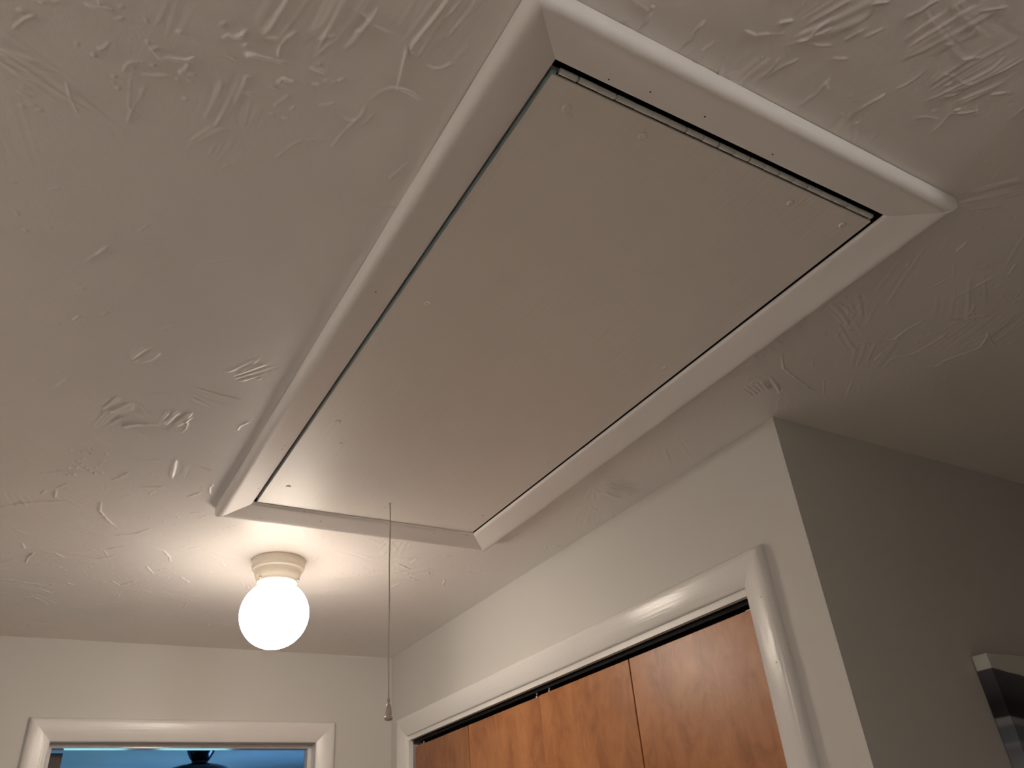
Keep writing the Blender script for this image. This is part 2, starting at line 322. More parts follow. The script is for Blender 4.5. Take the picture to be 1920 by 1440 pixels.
def build_ceiling():
    rng = np.random.default_rng(7)
    xs = np.concatenate([[XF - 0.02, -2.0, -1.2, -0.63], np.arange(-0.60, 1.2, 0.0016), np.arange(1.2, 1.75, 0.003), [2.0, 2.4, XR + 0.02]])
    ys = [-0.40]
    while ys[-1] < YF + 0.012:
        ys.append(ys[-1] + 0.0015 + 0.0015 * min(1, max(0, (ys[-1] - 0.40) / 0.9)))
    ys = np.concatenate([[YB - 0.02, -1.4, -0.8], np.array(ys)])
    nx, ny = len(xs), len(ys)
    X, Y = xs[None, :], ys[:, None]
    hf = np.zeros((ny, nx))

    def lattice(sx, sy):
        gx = (xs + 5) / sx; gy = (ys + 5) / sy
        ix = np.floor(gx).astype(int); iy = np.floor(gy).astype(int)
        fx = gx - ix; fy = gy - iy
        fx = fx * fx * (3 - 2 * fx); fy = fy * fy * (3 - 2 * fy)
        g = rng.random((iy.max() + 2, ix.max() + 2)) - 0.5
        a = g[np.ix_(iy, ix)] * (1 - fx) + g[np.ix_(iy, ix + 1)] * fx
        b = g[np.ix_(iy + 1, ix)] * (1 - fx) + g[np.ix_(iy + 1, ix + 1)] * fx
        return a * (1 - fy[:, None]) + b * fy[:, None]
    hf += lattice(0.17, 0.17) * 0.0016 + lattice(0.07, 0.07) * 0.0008 + lattice(0.03, 0.03) * 0.00028

    def window(x0, x1, y0, y1):
        return (slice(*np.searchsorted(ys, (y0, y1))), slice(*np.searchsorted(xs, (x0, x1))))

    def fan(cx, cy, ang, hl, hw, amp):
        r = math.hypot(hl, hw) * 1.25
        w = window(cx - r, cx + r, cy - r, cy + r)
        x = X[:, w[1]] - cx; y = Y[w[0]] - cy
        if x.size == 0 or y.size == 0: return
        c, s = math.cos(ang), math.sin(ang)
        u = (x * c + y * s) / hl; v = (-x * s + y * c) / hw
        v2 = v / (1 + 0.22 * u) + 0.10 * u * u * rng.uniform(-1, 1)
        per = rng.uniform(0.0042, 0.0075) / hw
        n = rng.random(512)
        def strip(t):
            i = np.floor(t).astype(int) % 500; f = t - np.floor(t); f = f * f * (3 - 2 * f)
            return n[i] * (1 - f) + n[i + 1] * f
        st = strip(v2 / per + 200) * 0.7 + strip(v2 / per * 1.9 + 90 + u * 0.6) * 0.3
        ln = 0.45 + 0.9 * strip(v2 / per * 0.7 + 320) # streak lengths differ
        env = np.clip((1 - np.abs(v)) * 4, 0, 1) * np.clip((ln - np.abs(u)) * 3, 0, 1)
        env = env * env * (3 - 2 * env)
        hf[w] += env * amp * (st * st * 1.5 - 0.25)

    def ridge(pts, h, sig):
        P = np.array(pts)
        w = window(P[:, 0].min() - 0.03, P[:, 0].max() + 0.03, P[:, 1].min() - 0.03, P[:, 1].max() + 0.03)
        x = X[:, w[1]]; y = Y[w[0]]
        if x.size == 0 or y.size == 0: return
        seg = P[1:] - P[:-1]; sl = np.hypot(seg[:, 0], seg[:, 1]) + 1e-9
        tot = sl.sum(); acc = 0
        best = np.full((y.shape[0], x.shape[1]), 9.0); par = np.zeros_like(best); side = np.zeros_like(best)
        for k in range(len(seg)):
            t = np.clip(((x - P[k, 0]) * seg[k, 0] + (y - P[k, 1]) * seg[k, 1]) / sl[k] ** 2, 0, 1)
            dx = x - P[k, 0] - t * seg[k, 0]; dy = y - P[k, 1] - t * seg[k, 1]
            d = np.hypot(dx, dy); m = d < best
            best = np.where(m, d, best); par = np.where(m, (acc + t * sl[k]) / tot, par)
            side = np.where(m, np.sign(seg[k, 0] * dy - seg[k, 1] * dx), side)
            acc += sl[k]
        ph = rng.uniform(0, 6, 3); ln = tot * 60
        mod = 0.75 + 0.18 * np.sin(par * ln * 1.7 + ph[0]) + 0.14 * np.sin(par * ln * 4.1 + ph[1])
        end = np.clip(par * 6 + 0.35, 0, 1) * np.clip((1 - par) * 6 + 0.35, 0, 1)
        sg = 1 if rng.random() < 0.5 else -1
        sheet = np.where(side == sg, np.exp(-best / 0.004), np.exp(-(best / sig) ** 2)) * 0.35
        hf[w] += h * mod * end * (np.exp(-(best / sig) ** 2) + sheet)

    def blob(cx, cy, h, s):
        w = window(cx - 3 * s, cx + 3 * s, cy - 3 * s, cy + 3 * s)
        x = X[:, w[1]] - cx; y = Y[w[0]] - cy
        hf[w] += h * np.exp(-(x * x + y * y) / s ** 2)

    # brush and trowel marks seen in the photograph
    for cx, cy, a, hl, hw, am in FANS:
        fan(cx / 1000, cy / 1000, math.radians(a), max(hl, 30) / 1000, max(hw, 15) / 1000, am * (5.5e-5 if cy < 900 else 9e-5))
    for h, pts in STROKES:
        ridge([(a / 1000, b / 1000) for a, b in pts], h * (2.0e-4 if pts[0][1] < 900 else 2.6e-4), 0.0013 if pts[0][1] < 900 else 0.0017)
    # the same plasterer's marks over the rest of the ceiling
    def sparse(x, y):
        if -0.05 < x < W + 0.05 and -0.05 < y < LH + 0.05: return True
        if x < -0.05 and 0.3 < y < 0.85: return rng.random() < 0.85
        return False
    for k in range(300):
        x, y = rng.uniform(-0.62, 1.6), rng.uniform(-0.38, YF)
        if sparse(x, y): continue
        far = y > 1.45
        fan(x, y, (rng.normal(0, 0.35) if far else rng.normal(0.75, 0.6)), rng.uniform(0.03, 0.085), rng.uniform(0.02, 0.05), rng.uniform(4e-4, 1.05e-3) * (1.7 if far else 1.1))
    for k in range(190):
        x, y = rng.uniform(-0.62, 1.6), rng.uniform(-0.38, YF)
        if sparse(x, y): continue
        a = rng.normal(0.1, 0.5) if y > 1.4 else rng.normal(0.6, 0.8)
        pts = [(x, y)]
        for j in range(rng.integers(2, 5)):
            a += rng.normal(0, 0.4); l = rng.uniform(0.008, 0.022)
            pts.append((pts[-1][0] + l * math.cos(a), pts[-1][1] + l * math.sin(a)))
        ridge(pts, rng.uniform(6e-4, 1.7e-3) * (1.3 if y > 0.9 else 0.9), 0.0017 if y > 0.9 else 0.0012)
    for k in range(110):
        x, y = rng.uniform(-0.62, 1.6), rng.uniform(-0.38, YF)
        if sparse(x, y): continue
        for j in range(rng.integers(1, 6)):
            blob(x + rng.normal(0, 0.014), y + rng.normal(0, 0.014), rng.uniform(5e-4, 1.3e-3), rng.uniform(0.0016, 0.0034))
    for k in range(700):                       # small scratches and crumbs of plaster, densest past the middle
        x, y = (rng.uniform(-0.62, 0.85), rng.uniform(0.75, 2.3)) if k % 3 else (rng.uniform(0.3, 1.7), rng.uniform(-0.36, 0.5))
        if sparse(x, y): continue
        if rng.random() < 0.5:
            blob(x, y, rng.uniform(6e-4, 1.6e-3) * rng.choice((1, 1, -0.8)), rng.uniform(0.0018, 0.003))
        else:
            a = rng.normal(0.1, 0.8); l = rng.uniform(0.006, 0.02)
            ridge([(x, y), (x + l * math.cos(a), y + l * math.sin(a))], rng.uniform(5e-4, 1.4e-3), 0.0014)
    # settle flat under the hatch casing's bearing line and where it meets the walls
    hf -= np.median(hf)
    hf = np.where(hf > 0, hf, hf * 0.7)
    edge = np.minimum(1, np.minimum(np.abs(X - XW) + np.where(Y < YC - 0.02, 1, 0), 1) / 0.012)
    hf = hf * np.clip((np.minimum(YF - Y, 1)) / 0.012, 0.15, 1) * np.clip(edge, 0.25, 1)
    Z = H - hf
    keep = np.ones((ny - 1, nx - 1), bool)
    xc = (xs[1:] + xs[:-1]) / 2; yc = (ys[1:] + ys[:-1]) / 2
    keep &= ~(((xc > -0.02) & (xc < W + 0.02))[None, :] & ((yc > -0.02) & (yc < LH + 0.02))[:, None])
    keep &= ~((xc > XW + 0.03)[None, :] & (yc > YC + 0.03)[:, None])
    iy, ix = np.nonzero(keep)
    # normals face down into the room
    quads = np.stack([iy * nx + ix, (iy + 1) * nx + ix, (iy + 1) * nx + ix + 1, iy * nx + ix + 1], 1)
    used = np.unique(quads); remap = np.zeros(nx * ny, int); remap[used] = np.arange(len(used))
    quads = remap[quads]
    co = np.stack([np.broadcast_to(X, (ny, nx)), np.broadcast_to(Y, (ny, nx)), Z], 2).reshape(-1, 3)[used]
    me = bpy.data.meshes.new('ceiling')
    me.vertices.add(len(co)); me.vertices.foreach_set('co', co.astype(np.float32).ravel())
    me.loops.add(quads.size); me.loops.foreach_set('vertex_index', quads.astype(np.int32).ravel())
    me.polygons.add(len(quads)); me.polygons.foreach_set('loop_start', np.arange(0, quads.size, 4, dtype=np.int32))
    me.update(calc_edges=True)
    me.polygons.foreach_set('use_smooth', np.ones(len(quads), bool))
    o = link('ceiling', me, M_CEIL)
    return tag(o, 'off-white ceiling of trowelled plaster with ridges and brush marks', None, None, 'structure')


build_ceiling()


def struct(o, label): return tag(o, label, None, None, 'structure')


T = 0.12
struct(boxes('floor', [(XF - 0.1, XR + 0.1, YB - 0.1, YF + 0.13, -0.1, 0), (BX0 - 0.1, BX1 + 0.1, YF + 0.13, YB1 + 0.2, -0.1, 0)], M_FLOOR), 'brown oak floor below the camera')
struct(boxes('wall_far', [(XL - 0.1, DX0 - 0.006, YF, YB0, 0, H + 0.02), (DX1 + 0.006, XW + 0.8, YF, YB0, 0, H + 0.02), (DX0 - 0.006, DX1 + 0.006, YF, YB0, DZ + 0.006, H + 0.02)], M_WALL),
       'greige hall end wall behind the lit globe lamp')
struct(boxes('wall_right', [(XW, XW + T, CY1, YF, 0, H + 0.02), (XW, XW + T, YC + 0.0, CY0, 0, H + 0.02), (XW, XW + T, CY0, CY1, CZ, H + 0.02)], M_WALL),
       'greige closet wall with the wooden doors, right of the hatch')
struct(boxes('wall_front', [(XW + T, XR + 0.1, YC, YC + 0.1, 0, H + 0.02)], M_WALL), 'dark shaded wall past the corner where the canvas hangs')
struct(boxes('wall_left', [(XL - 0.1, XL, YL, YF, 0, H + 0.02), (XF, XL - 0.1, YL, YL + 0.1, 0, H + 0.02), (XF - 0.1, XF, YB - 0.1, YL, 0, H + 0.02)], M_WALL), 'hall wall left of the camera and the open room before it')
struct(boxes('wall_back', [(XF, XR, YB - 0.1, YB, 0, H + 0.02), (0.44, XR, -1.0, -0.9, 0, H + 0.02)], M_WALL), 'wall behind the camera')  # the short second box is an unseen stub keeping hall_lamp off wall_front
struct(boxes('wall_east', [(XR, XR + 0.1, YB - 0.1, YC, 0, H + 0.02)], M_WALL), 'far side wall of the dim room at the right')
boxes('caulk_line', [(0.655, 0.772, -0.0012, 0.0, -0.0035, 0.0)], M_TRIM, bpy.data.objects['wall_far'], (0, YF, H - 0.0015))
# closet interior and attic void above the hatch
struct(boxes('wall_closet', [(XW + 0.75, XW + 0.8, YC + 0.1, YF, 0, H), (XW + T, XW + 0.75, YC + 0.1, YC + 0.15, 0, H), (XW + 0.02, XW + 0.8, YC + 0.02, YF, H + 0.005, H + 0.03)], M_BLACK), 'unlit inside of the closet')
struct(boxes('wall_attic', [(-0.1, W + 0.1, -0.1, LH + 0.1, H + 0.30, H + 0.32), (-0.12, -0.021, -0.1, LH + 0.1, H + 0.006, H + 0.3), (W + 0.021, W + 0.1, -0.1, LH + 0.1, H + 0.006, H + 0.3),
                            (-0.1, W + 0.1, -0.12, -0.021, H + 0.006, H + 0.3), (-0.1, W + 0.1, LH + 0.021, LH + 0.1, H + 0.006, H + 0.3)], M_ATTIC), 'unlit attic void above the hatch')
# bedroom shell
struct(boxes('ceiling', [(BX0, BX1, YB0, YB1, H, H + 0.04)], M_BEDCEIL), 'bedroom ceiling glowing blue in dusk light beyond the doorway')
WZ0, WZ1 = 0.95, 1.95
WINS = ((-0.154, 0.446), (0.583, 1.183))
struct(boxes('wall_bedroom_left', [(BX0 - 0.1, BX0, YB0, YB1, 0, H)], M_BEDWALL), 'left wall of the blue bedroom')
struct(boxes('wall_bedroom_right', [(BX1, BX1 + 0.1, YB0, 4.1, 0, H), (BX1, BX1 + 0.1, 5.1, YB1, 0, H), (BX1, BX1 + 0.1, 4.1, 5.1, 0, 0.9), (BX1, BX1 + 0.1, 4.1, 5.1, 2.0, H)], M_BEDWALL), 'right wall of the blue bedroom')
struct(boxes('wall_bedroom_near', [(BX0, XL - 0.1, YB0 - 0.03, YB0, 0, H), (XW + 0.8, BX1, YB0 - 0.03, YB0, 0, H)], M_BEDWALL), 'bedroom side of the wall around the doorway')
struct(boxes('wall_bedroom_far', [(BX0, WINS[0][0], YB1, YB1 + 0.12, 0, H), (WINS[0][1], WINS[1][0], YB1, YB1 + 0.12, 0, H), (WINS[1][1], BX1, YB1, YB1 + 0.12, 0, H),
                                  (WINS[0][0], WINS[0][1], YB1, YB1 + 0.12, 0, WZ0), (WINS[0][0], WINS[0][1], YB1, YB1 + 0.12, WZ1, H),
                                  (WINS[1][0], WINS[1][1], YB1, YB1 + 0.12, 0, WZ0), (WINS[1][0], WINS[1][1], YB1, YB1 + 0.12, WZ1, H)], M_BEDWALL), 'bedroom wall with the two windows')
for k, (a, b) in enumerate(WINS):
    w = empty('window_%d' % (k + 1), ((a + b) / 2, YB1 + 0.05, WZ0), 'bedroom window mirrored %s in the glossy door head' % ('at the left' if k == 0 else 'at the right'), None, None, 'structure')
    hw = (b - a) / 2; hh = WZ1 - WZ0
    boxes('window_frame', [(-hw, -hw + 0.04, -0.03, 0.03, 0, hh), (hw - 0.04, hw, -0.03, 0.03, 0, hh), (-hw + 0.04, hw - 0.04, -0.03, 0.03, 0, 0.04),
                           (-hw + 0.04, hw - 0.04, -0.03, 0.03, hh - 0.04, hh), (-hw + 0.04, hw - 0.04, -0.02, 0.02, 0.28, 0.305)], M_SILL, w)
    for z0, z1 in ((0.04, 0.28), (0.305, hh - 0.04)):
        boxes('pane', [(-hw + 0.04, hw - 0.04, -0.003, 0.003, z0, z1)], M_PANE, w)
    boxes('window_sill', [(-hw - 0.03, hw + 0.03, -0.09, -0.051, -0.03, 0.0)], M_SILL, w)

w = empty('window_3', (BX1 + 0.05, 4.6, 0.9), 'side window of the blue bedroom, out of view', None, None, 'structure')  # opening invented to let the blue fill in
boxes('window_frame', [(-0.03, 0.03, -0.5, -0.46, 0, 1.1), (-0.03, 0.03, 0.46, 0.5, 0, 1.1), (-0.03, 0.03, -0.46, 0.46, 0, 0.04), (-0.03, 0.03, -0.46, 0.46, 1.06, 1.1)], M_SILL, w)
boxes('pane', [(-0.003, 0.003, -0.46, 0.46, 0.04, 1.06)], M_PANE, w)

# ------------------------------------------------------------------ casing profile (flat inner edge, thick rounded back band)
CW = 0.068
PROF = [(0, 0), (0, 0.0034), (0.0008, 0.0052), (0.0026, 0.0066), (0.006, 0.0080), (0.012, 0.0100), (0.022, 0.0131), (0.033, 0.0166), (0.042, 0.0196), (0.047, 0.0213), (0.0515, 0.0227), (0.0555, 0.0234), (0.0590, 0.0231),
        (0.0625, 0.0216), (0.0655, 0.0186), (0.0672, 0.0150), (0.0680, 0.0105), (0.0680, 0)]
PROFD = [(0, 0), (0, 0.0058)] + [(u / 1000, 0.0075 + 0.46 * u / 1000 - 4.07 * (u / 1000) ** 2) for u in (0.8, 4, 9, 15, 21, 27, 33, 39, 45, 50, 54)] + [
        (0.0575, 0.0199), (0.0605, 0.0190), (0.0635, 0.0170), (0.0660, 0.0138), (0.0675, 0.0100), (0.0680, 0.0060), (0.0680, 0)]


def casing(name, length, m0, m1, material, parent, origin, ex, ey, ez, seed=0, PROF=PROF):
    """moulding along ex; ey points outward (inner->outer edge), ez away from the wall. m0/m1 = mitre slope at the ends"""
    bm = bmesh.new(); rows = []
    n = 10
    rnd = random.Random(seed)
    wob = [rnd.uniform(-1, 1) * 0.00022 for _ in range(n + 1)]
    for i in range(n + 1):
        t = i / n
        row = []
        for u, h in PROF:
            x = t * (length + (m0 + m1) * u) - m0 * u
            hh = h + (wob[i] if h > 0 else 0)
            row.append(bm.verts.new((x, u, hh)))
        rows.append(row)
    for a, b in zip(rows, rows[1:]):
        for k in range(len(PROF) - 1):
            f = bm.faces.new((a[k], b[k], b[k + 1], a[k + 1])); f.smooth = True
    for r in (rows[0], rows[-1]):
        cap = [bm.verts.new(v.co) for v in r]
        bm.faces.new(cap)
    me = bpy.data.meshes.new(name)
    bmesh.ops.recalc_face_normals(bm, faces=bm.faces[:])
    bm.to_mesh(me); bm.free()
    o = link(name, me, material, parent)
    ex, ey, ez = Vector(ex), Vector(ey), Vector(ez)
    mm = Matrix(((ex.x, ey.x, ez.x, 0), (ex.y, ey.y, ez.y, 0), (ex.z, ey.z, ez.z, 0), (0, 0, 0, 1)))
    mm.translation = Vector(origin) - (parent.location if parent else Vector())
    o.matrix_basis = mm
    return o


def prof_h(u):
    for (a, b), (c, d) in zip(PROF[1:], PROF[2:]):
        if a <= u <= c and c > a: return b + (d - b) * (u - a) / (c - a)
    return 0.0


def discs(name, spots, r, material, parent, axis, depth=0.0004):
    """small filled nail spots, joined as one part; spots are points on a surface facing along axis"""
    bm = bmesh.new(); ax = Vector(axis)
    u = ax.orthogonal().normalized(); v = ax.cross(u)
    for p in spots:
        p = Vector(p) - parent.location
        ring = [bm.verts.new(p + ax * depth + (u * math.cos(k * math.pi / 4) + v * math.sin(k * math.pi / 4)) * r) for k in range(8)]
        back = [bm.verts.new(q.co - ax * 0.004) for q in ring]
        bm.faces.new(ring)
        for k in range(8): bm.faces.new((ring[k], back[k], back[(k + 1) % 8], ring[(k + 1) % 8]))
    o = bm_obj(name, bm, material, parent)
    return tag(o, None, None, None, 'stuff')


# ------------------------------------------------------------------ hatch casing
hc = empty('hatch_casing', (W / 2, LH / 2, H), 'white mitred moulding framing the attic hatch on the plaster ceiling', 'casing')
g = -0.0008
casing('casing_strip', W, 1, 1, M_HTRIM, hc, (0, 0, H + g), (1, 0, 0), (0, -1, 0), (0, 0, -1), 1)
casing('casing_strip', W, 1, 1, M_HTRIM, hc, (0, LH, H + g), (1, 0, 0), (0, 1, 0), (0, 0, -1), 2)
casing('casing_strip', LH, 1, 1, M_HTRIM, hc, (0, 0, H + g), (0, 1, 0), (-1, 0, 0), (0, 0, -1), 3)
casing('casing_strip', LH, 1, 1, M_HTRIM, hc, (W, 0, H + g - 0.0011), (0, 1, 0), (1, 0, 0), (0, 0, -1), 4)
holes = []
for x, y in ((0.2016, -0.0208), (0.119, -0.0188), (0.0668, -0.0088), (0.325, -0.0137), (-0.0162, 0.9799), (-0.0165, 0.9971), (-0.0112, 1.196), (0.5809, 0.0633), (0.5764, 0.7323),
             (0.0306, 1.3299), (0.1695, 1.3138), (0.5522, 1.2928), (0.1206, 1.2907), (0.4616, 1.3011), (-0.035, 0.45), (0.605, 0.36)):
    u = max(-x, x - W, -y, y - LH, 0)
    holes.append((x, y, H + g - prof_h(u)))
discs('nail_holes', holes, 0.0011, M_HOLE, hc, (0, 0, -1))

# ------------------------------------------------------------------ attic hatch panel on its piano hinge
ht = empty('attic_hatch', (W / 2, 0.013, H - 0.0025), 'painted plywood attic hatch panel hinged at its near end inside the casing', 'hatch')
bm = bmesh.new(); box(bm, 0.0078 - W / 2, W - 0.0056 - W / 2, 0.0187 - 0.013, LH - 0.0005 - 0.013, -0.0005, 0.018, bev=0.0012)
bm_obj('panel', bm, M_PANEL, ht)
kn = 20; k0 = 0.0132; kl = (0.5570 - k0) / kn
rk = random.Random(3)
bm = bmesh.new()
tube(bm, [(0.0001, 0, 0), (0.0007, 0, 0), (kl - 0.0028, 0, 0), (kl - 0.0022, 0, 0)], [0.0031, 0.0036, 0.0036, 0.0031], 14)
kme = bpy.data.meshes.new('knuckle'); bm.to_mesh(kme); bm.free(); kme.materials.append(M_HINGE)
leafp = boxes('hinge', [(k0 - W / 2, 0.557 - W / 2, -0.0026, 0.0056, 0.0030, 0.0042)], M_TRACK, ht)
leafp['label'] = 'paint-spattered grey piano hinge'
for k in range(kn):
    o = link('knuckle', kme, None, leafp, (k0 + k * kl - W / 2, -0.0008, 0.0010 + (0.0003 if k % 2 else 0)))
    # most joints are sealed by paint, the others gape
    gap = 0.0022 if k + 1 in (1, 3, 7, 9, 11, 13, 15) else 0.0009 if k + 1 in (8, 12, 18) else 0.0002
    o.scale = ((kl - gap) / (kl - 0.0022), 1, 1)
bm = bmesh.new(); lathe(bm, [(0.0060, 0.001), (0.0060, -0.0006), (0.0053, -0.0019), (0.0036, -0.0025), (0.0014, -0.0016)], 14)
sme = bpy.data.meshes.new('screw_head'); bmesh.ops.recalc_face_normals(bm, faces=bm.faces[:]); bm.to_mesh(sme); bm.free(); sme.materials.append(M_PANEL)
for x, y, s in ((0.0489, 0.0511, 1.1), (0.0575, 0.060, 0.8), (0.158, 0.0445, 1), (0.4228, 0.0447, 0.9), (0.5286, 0.0427, 0.9), (0.0543, 0.4614, 0.8), (0.5302, 0.456, 0.8), (0.0529, 0.8658, 0.9),
                (0.0885, 0.9474, 0.55), (0.05, 1.1798, 0.9), (0.5322, 0.8679, 0.8), (0.5342, 1.1779, 0.8), (0.2912, 1.2135, 0.7)):
    o = link('screw_head', sme, None, ht, (x - W / 2, y - 0.013, -0.0004)); o.scale = (s, s, 0.75 * s)

# ------------------------------------------------------------------ pull cord
CX, CY = 0.2924, 1.1848
pc = empty('pull_cord', (CX, CY, H - 0.003), 'off-white pull cord with small bell-shaped knob hanging from the hatch panel', 'cord')
pts = []
for i in range(29):
    t = i / 28
    pts.append((0.0012 * math.sin(t * 7 + 0.3) * (1 - t) + 0.0006 * math.sin(t * 15), 0.0008 * math.sin(t * 9), -0.4475 * t))
bm = bmesh.new(); tube(bm, pts, 0.0017, 8); bm_obj('string', bm, M_CORD, pc)
bm = bmesh.new(); lathe(bm, [(0.0032, 0), (0.0034, -0.002), (0.0026, -0.005), (0.0019, -0.007)], 12, (pts[-1][0], pts[-1][1], -0.438)); bm_obj('knot', bm, M_CORD, pc)
bm = bmesh.new(); lathe(bm, [(0.0016, 0), (0.0034, -0.001), (0.0050, -0.004), (0.0062, -0.009), (0.0068, -0.015), (0.0070, -0.021), (0.0066, -0.0240), (0.0078, -0.0255), (0.0088, -0.0275), (0.0086, -0.0300), (0.0066, -0.0322), (0.0030, -0.0332)], 24,
                         (pts[-1][0], pts[-1][1], -0.4470)); bm_obj('knob', bm, M_KNOB, pc)

# ------------------------------------------------------------------ globe ceiling lamp
LX, LY = 0.1627, 1.645
la = empty('ceiling_lamp', (LX, LY, H), 'lit round white globe lamp on cream stepped ceiling base', 'lamp')
bm = bmesh.new()
lathe(bm, [(0.062, 0.002), (0.0685, 0.0), (0.0692, -0.001), (0.0685, -0.0165), (0.0690, -0.0185), (0.0688, -0.0205), (0.0672, -0.0220), (0.0670, -0.0265), (0.0655, -0.0280), (0.0618, -0.0292), (0.0608, -0.0310), (0.0604, -0.038),
           (0.0590, -0.044), (0.0565, -0.0495), (0.0535, -0.0540), (0.0520, -0.0580), (0.0522, -0.0615), (0.0512, -0.0622), (0.0495, -0.0615), (0.0492, -0.050)], 64)
bm_obj('canopy', bm, M_FIX, la)['label'] = 'cream stepped metal base'
gr = 0.0875; gz = -0.1442
prof = [(0.0465, -0.052), (0.0470, -0.060), (0.0472, -0.0690)]
a0 = math.asin(0.0490 / gr)
for k in range(25):
    a = a0 + (math.pi - a0 - 0.001) * k / 24
    prof.append((gr * math.sin(a), gz + gr * math.cos(a)))
bm = bmesh.new(); lathe(bm, prof, 56); bm_obj('globe', bm, M_GLOBE, la)['label'] = 'glowing white glass globe'
for a in (math.radians(205), math.radians(-35), math.radians(85)):
    c, s = math.cos(a), math.sin(a)
    bm = bmesh.new()
    tube(bm, [(c * 0.048, s * 0.048, -0.0575), (c * 0.0560, s * 0.0560, -0.0575)], 0.0014, 8)
    tube(bm, [(c * 0.0552, s * 0.0552, -0.0575), (c * 0.0560, s * 0.0560, -0.0575), (c * 0.0588, s * 0.0588, -0.0575), (c * 0.0596, s * 0.0596, -0.0575)], [0.0022, 0.0032, 0.0032, 0.0022], 10)
    bm_obj('thumbscrew', bm, M_SCREW, la)

# ------------------------------------------------------------------ bedroom doorway frame
t1 = empty('trim_1', ((DX0 + DX1) / 2, YF, 0), 'white door casing and jambs of the blue bedroom doorway', None, None, 'structure')
casing('casing_strip', DX1 - DX0, 1, 1, M_TRIM, t1, (DX0, YF, DZ), (1, 0, 0), (0, 0, 1), (0, -1, 0), 11, PROFD)
casing('casing_strip', DZ, 0, 1, M_TRIM, t1, (DX0, YF, 0), (0, 0, 1), (-1, 0, 0), (0, -1, 0), 12, PROFD)
casing('casing_strip', DZ, 0, 1, M_TRIM, t1, (DX1, YF, 0), (0, 0, 1), (1, 0, 0), (0, -1, 0), 13, PROFD)
cx = (DX0 + DX1) / 2
rv = 0.0030
J0, J1, JZ = DX0 - rv - cx, DX1 + rv - cx, DZ + rv
M_JAMB = mat('jamb_paint', (0.78, 0.75, 0.71), 0.16, spec=0.5, bump=[((3, 300, 300), 0.03, 0.0006, 2)])
boxes('jamb', [(J0 - 0.018, J1 + 0.018, -0.001, 0.131, JZ, JZ + 0.018)], M_JAMB, t1)
boxes('jamb', [(J0 - 0.018, J0, -0.001, 0.131, 0, JZ)], M_JAMB, t1)
boxes('jamb', [(J1, J1 + 0.018, -0.001, 0.131, 0, JZ)], M_JAMB, t1)
boxes('door_stop', [(J0, J1, 0.049, 0.091, JZ - 0.0135, JZ)], M_JAMB, t1, bev=0.001)
boxes('door_stop', [(J0, J0 + 0.0135, 0.049, 0.091, 0, JZ - 0.0135)], M_JAMB, t1, bev=0.001)
boxes('door_stop', [(J1 - 0.0135, J1, 0.049, 0.091, 0, JZ - 0.0135)], M_JAMB, t1, bev=0.001)
# bedroom door leaf, swung open into the bedroom
d1 = empty('door_1', (-0.243, YB0 + 0.004, 0), 'dark brown bedroom door standing open behind the left jamb', None, None, 'structure')
bm = bmesh.new(); box(bm, 0.003, 0.038, 0, 0.80, 0.012, DZ - 0.012, bev=0.0015); bm_obj('door_leaf', bm, M_LEAF, d1)
bm = bmesh.new(); tube(bm, [(0.038, 0.73, 0.95), (0.085, 0.73, 0.95)], 0.010, 14); lathe(bm, [(0.004, 0.028), (0.019, 0.022), (0.027, 0.0), (0.019, -0.022), (0.004, -0.028)], 18, (0.093, 0.73, 0.95))
bm_obj('door_knob', bm, M_SCREW, d1)

# ------------------------------------------------------------------ closet opening
t2 = empty('trim_2', (XW, (CY0 + CY1) / 2, 0), 'white glossy casing and jambs around the wooden closet doors', None, None, 'structure')
casing('casing_strip', CY1 - CY0, 1, 1, M_TRIM, t2, (XW, CY0, CZ), (0, 1, 0), (0, 0, 1), (-1, 0, 0), 21, PROFD)
casing('casing_strip', CZ, 0, 1, M_TRIM, t2, (XW, CY0, 0), (0, 0, 1), (0, -1, 0), (-1, 0, 0), 22, PROFD)
casing('casing_strip', CZ, 0, 1, M_TRIM, t2, (XW, CY1, 0), (0, 0, 1), (0, 1, 0), (-1, 0, 0), 23, PROFD)
cy = (CY0 + CY1) / 2
K0, K1, KZ = CY0 + 0.002 - cy, CY1 - 0.007 - cy, CZ - 0.0150
# head jamb: its painted edge shows under the casing, the underside is coloured black for shade
jb = bmesh.new(); box(jb, -0.0008, 0.012, K0 - 0.02, K1 + 0.02, KZ, CZ + 0.006); bm_obj('jamb', jb, M_TRIM, t2)
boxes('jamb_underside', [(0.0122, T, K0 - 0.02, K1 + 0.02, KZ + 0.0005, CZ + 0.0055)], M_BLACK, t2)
boxes('jamb', [(-0.0008, 0.0165, K1, K1 + 0.018, 0, KZ)], M_TRIM, t2)
boxes('jamb', [(-0.0008, T, K0 - 0.018, K0, 0, KZ)], M_TRIM, t2)
boxes('track', [(0.018, 0.022, K0, K1, KZ - 0.010, KZ), (0.048, 0.052, K0, K1, KZ - 0.010, KZ), (0.022, 0.048, K0, K1, KZ - 0.003, KZ)], M_TRACK, t2)
discs('nail_holes', [(XW - 0.0128, 0.7228, H - 0.2900), (XW - 0.0128, 1.45, H - 0.2900)], 0.0016, M_TRIM, t2, (-1, 0, 0), 0.0006)
discs('nail_holes', [(XW - 0.0225, 0.6400, H - 0.3444), (XW - 0.0225, 0.6425, H - 0.4678)], 0.0018, M_TRIM, t2, (-1, 0, 0), 0.0006)

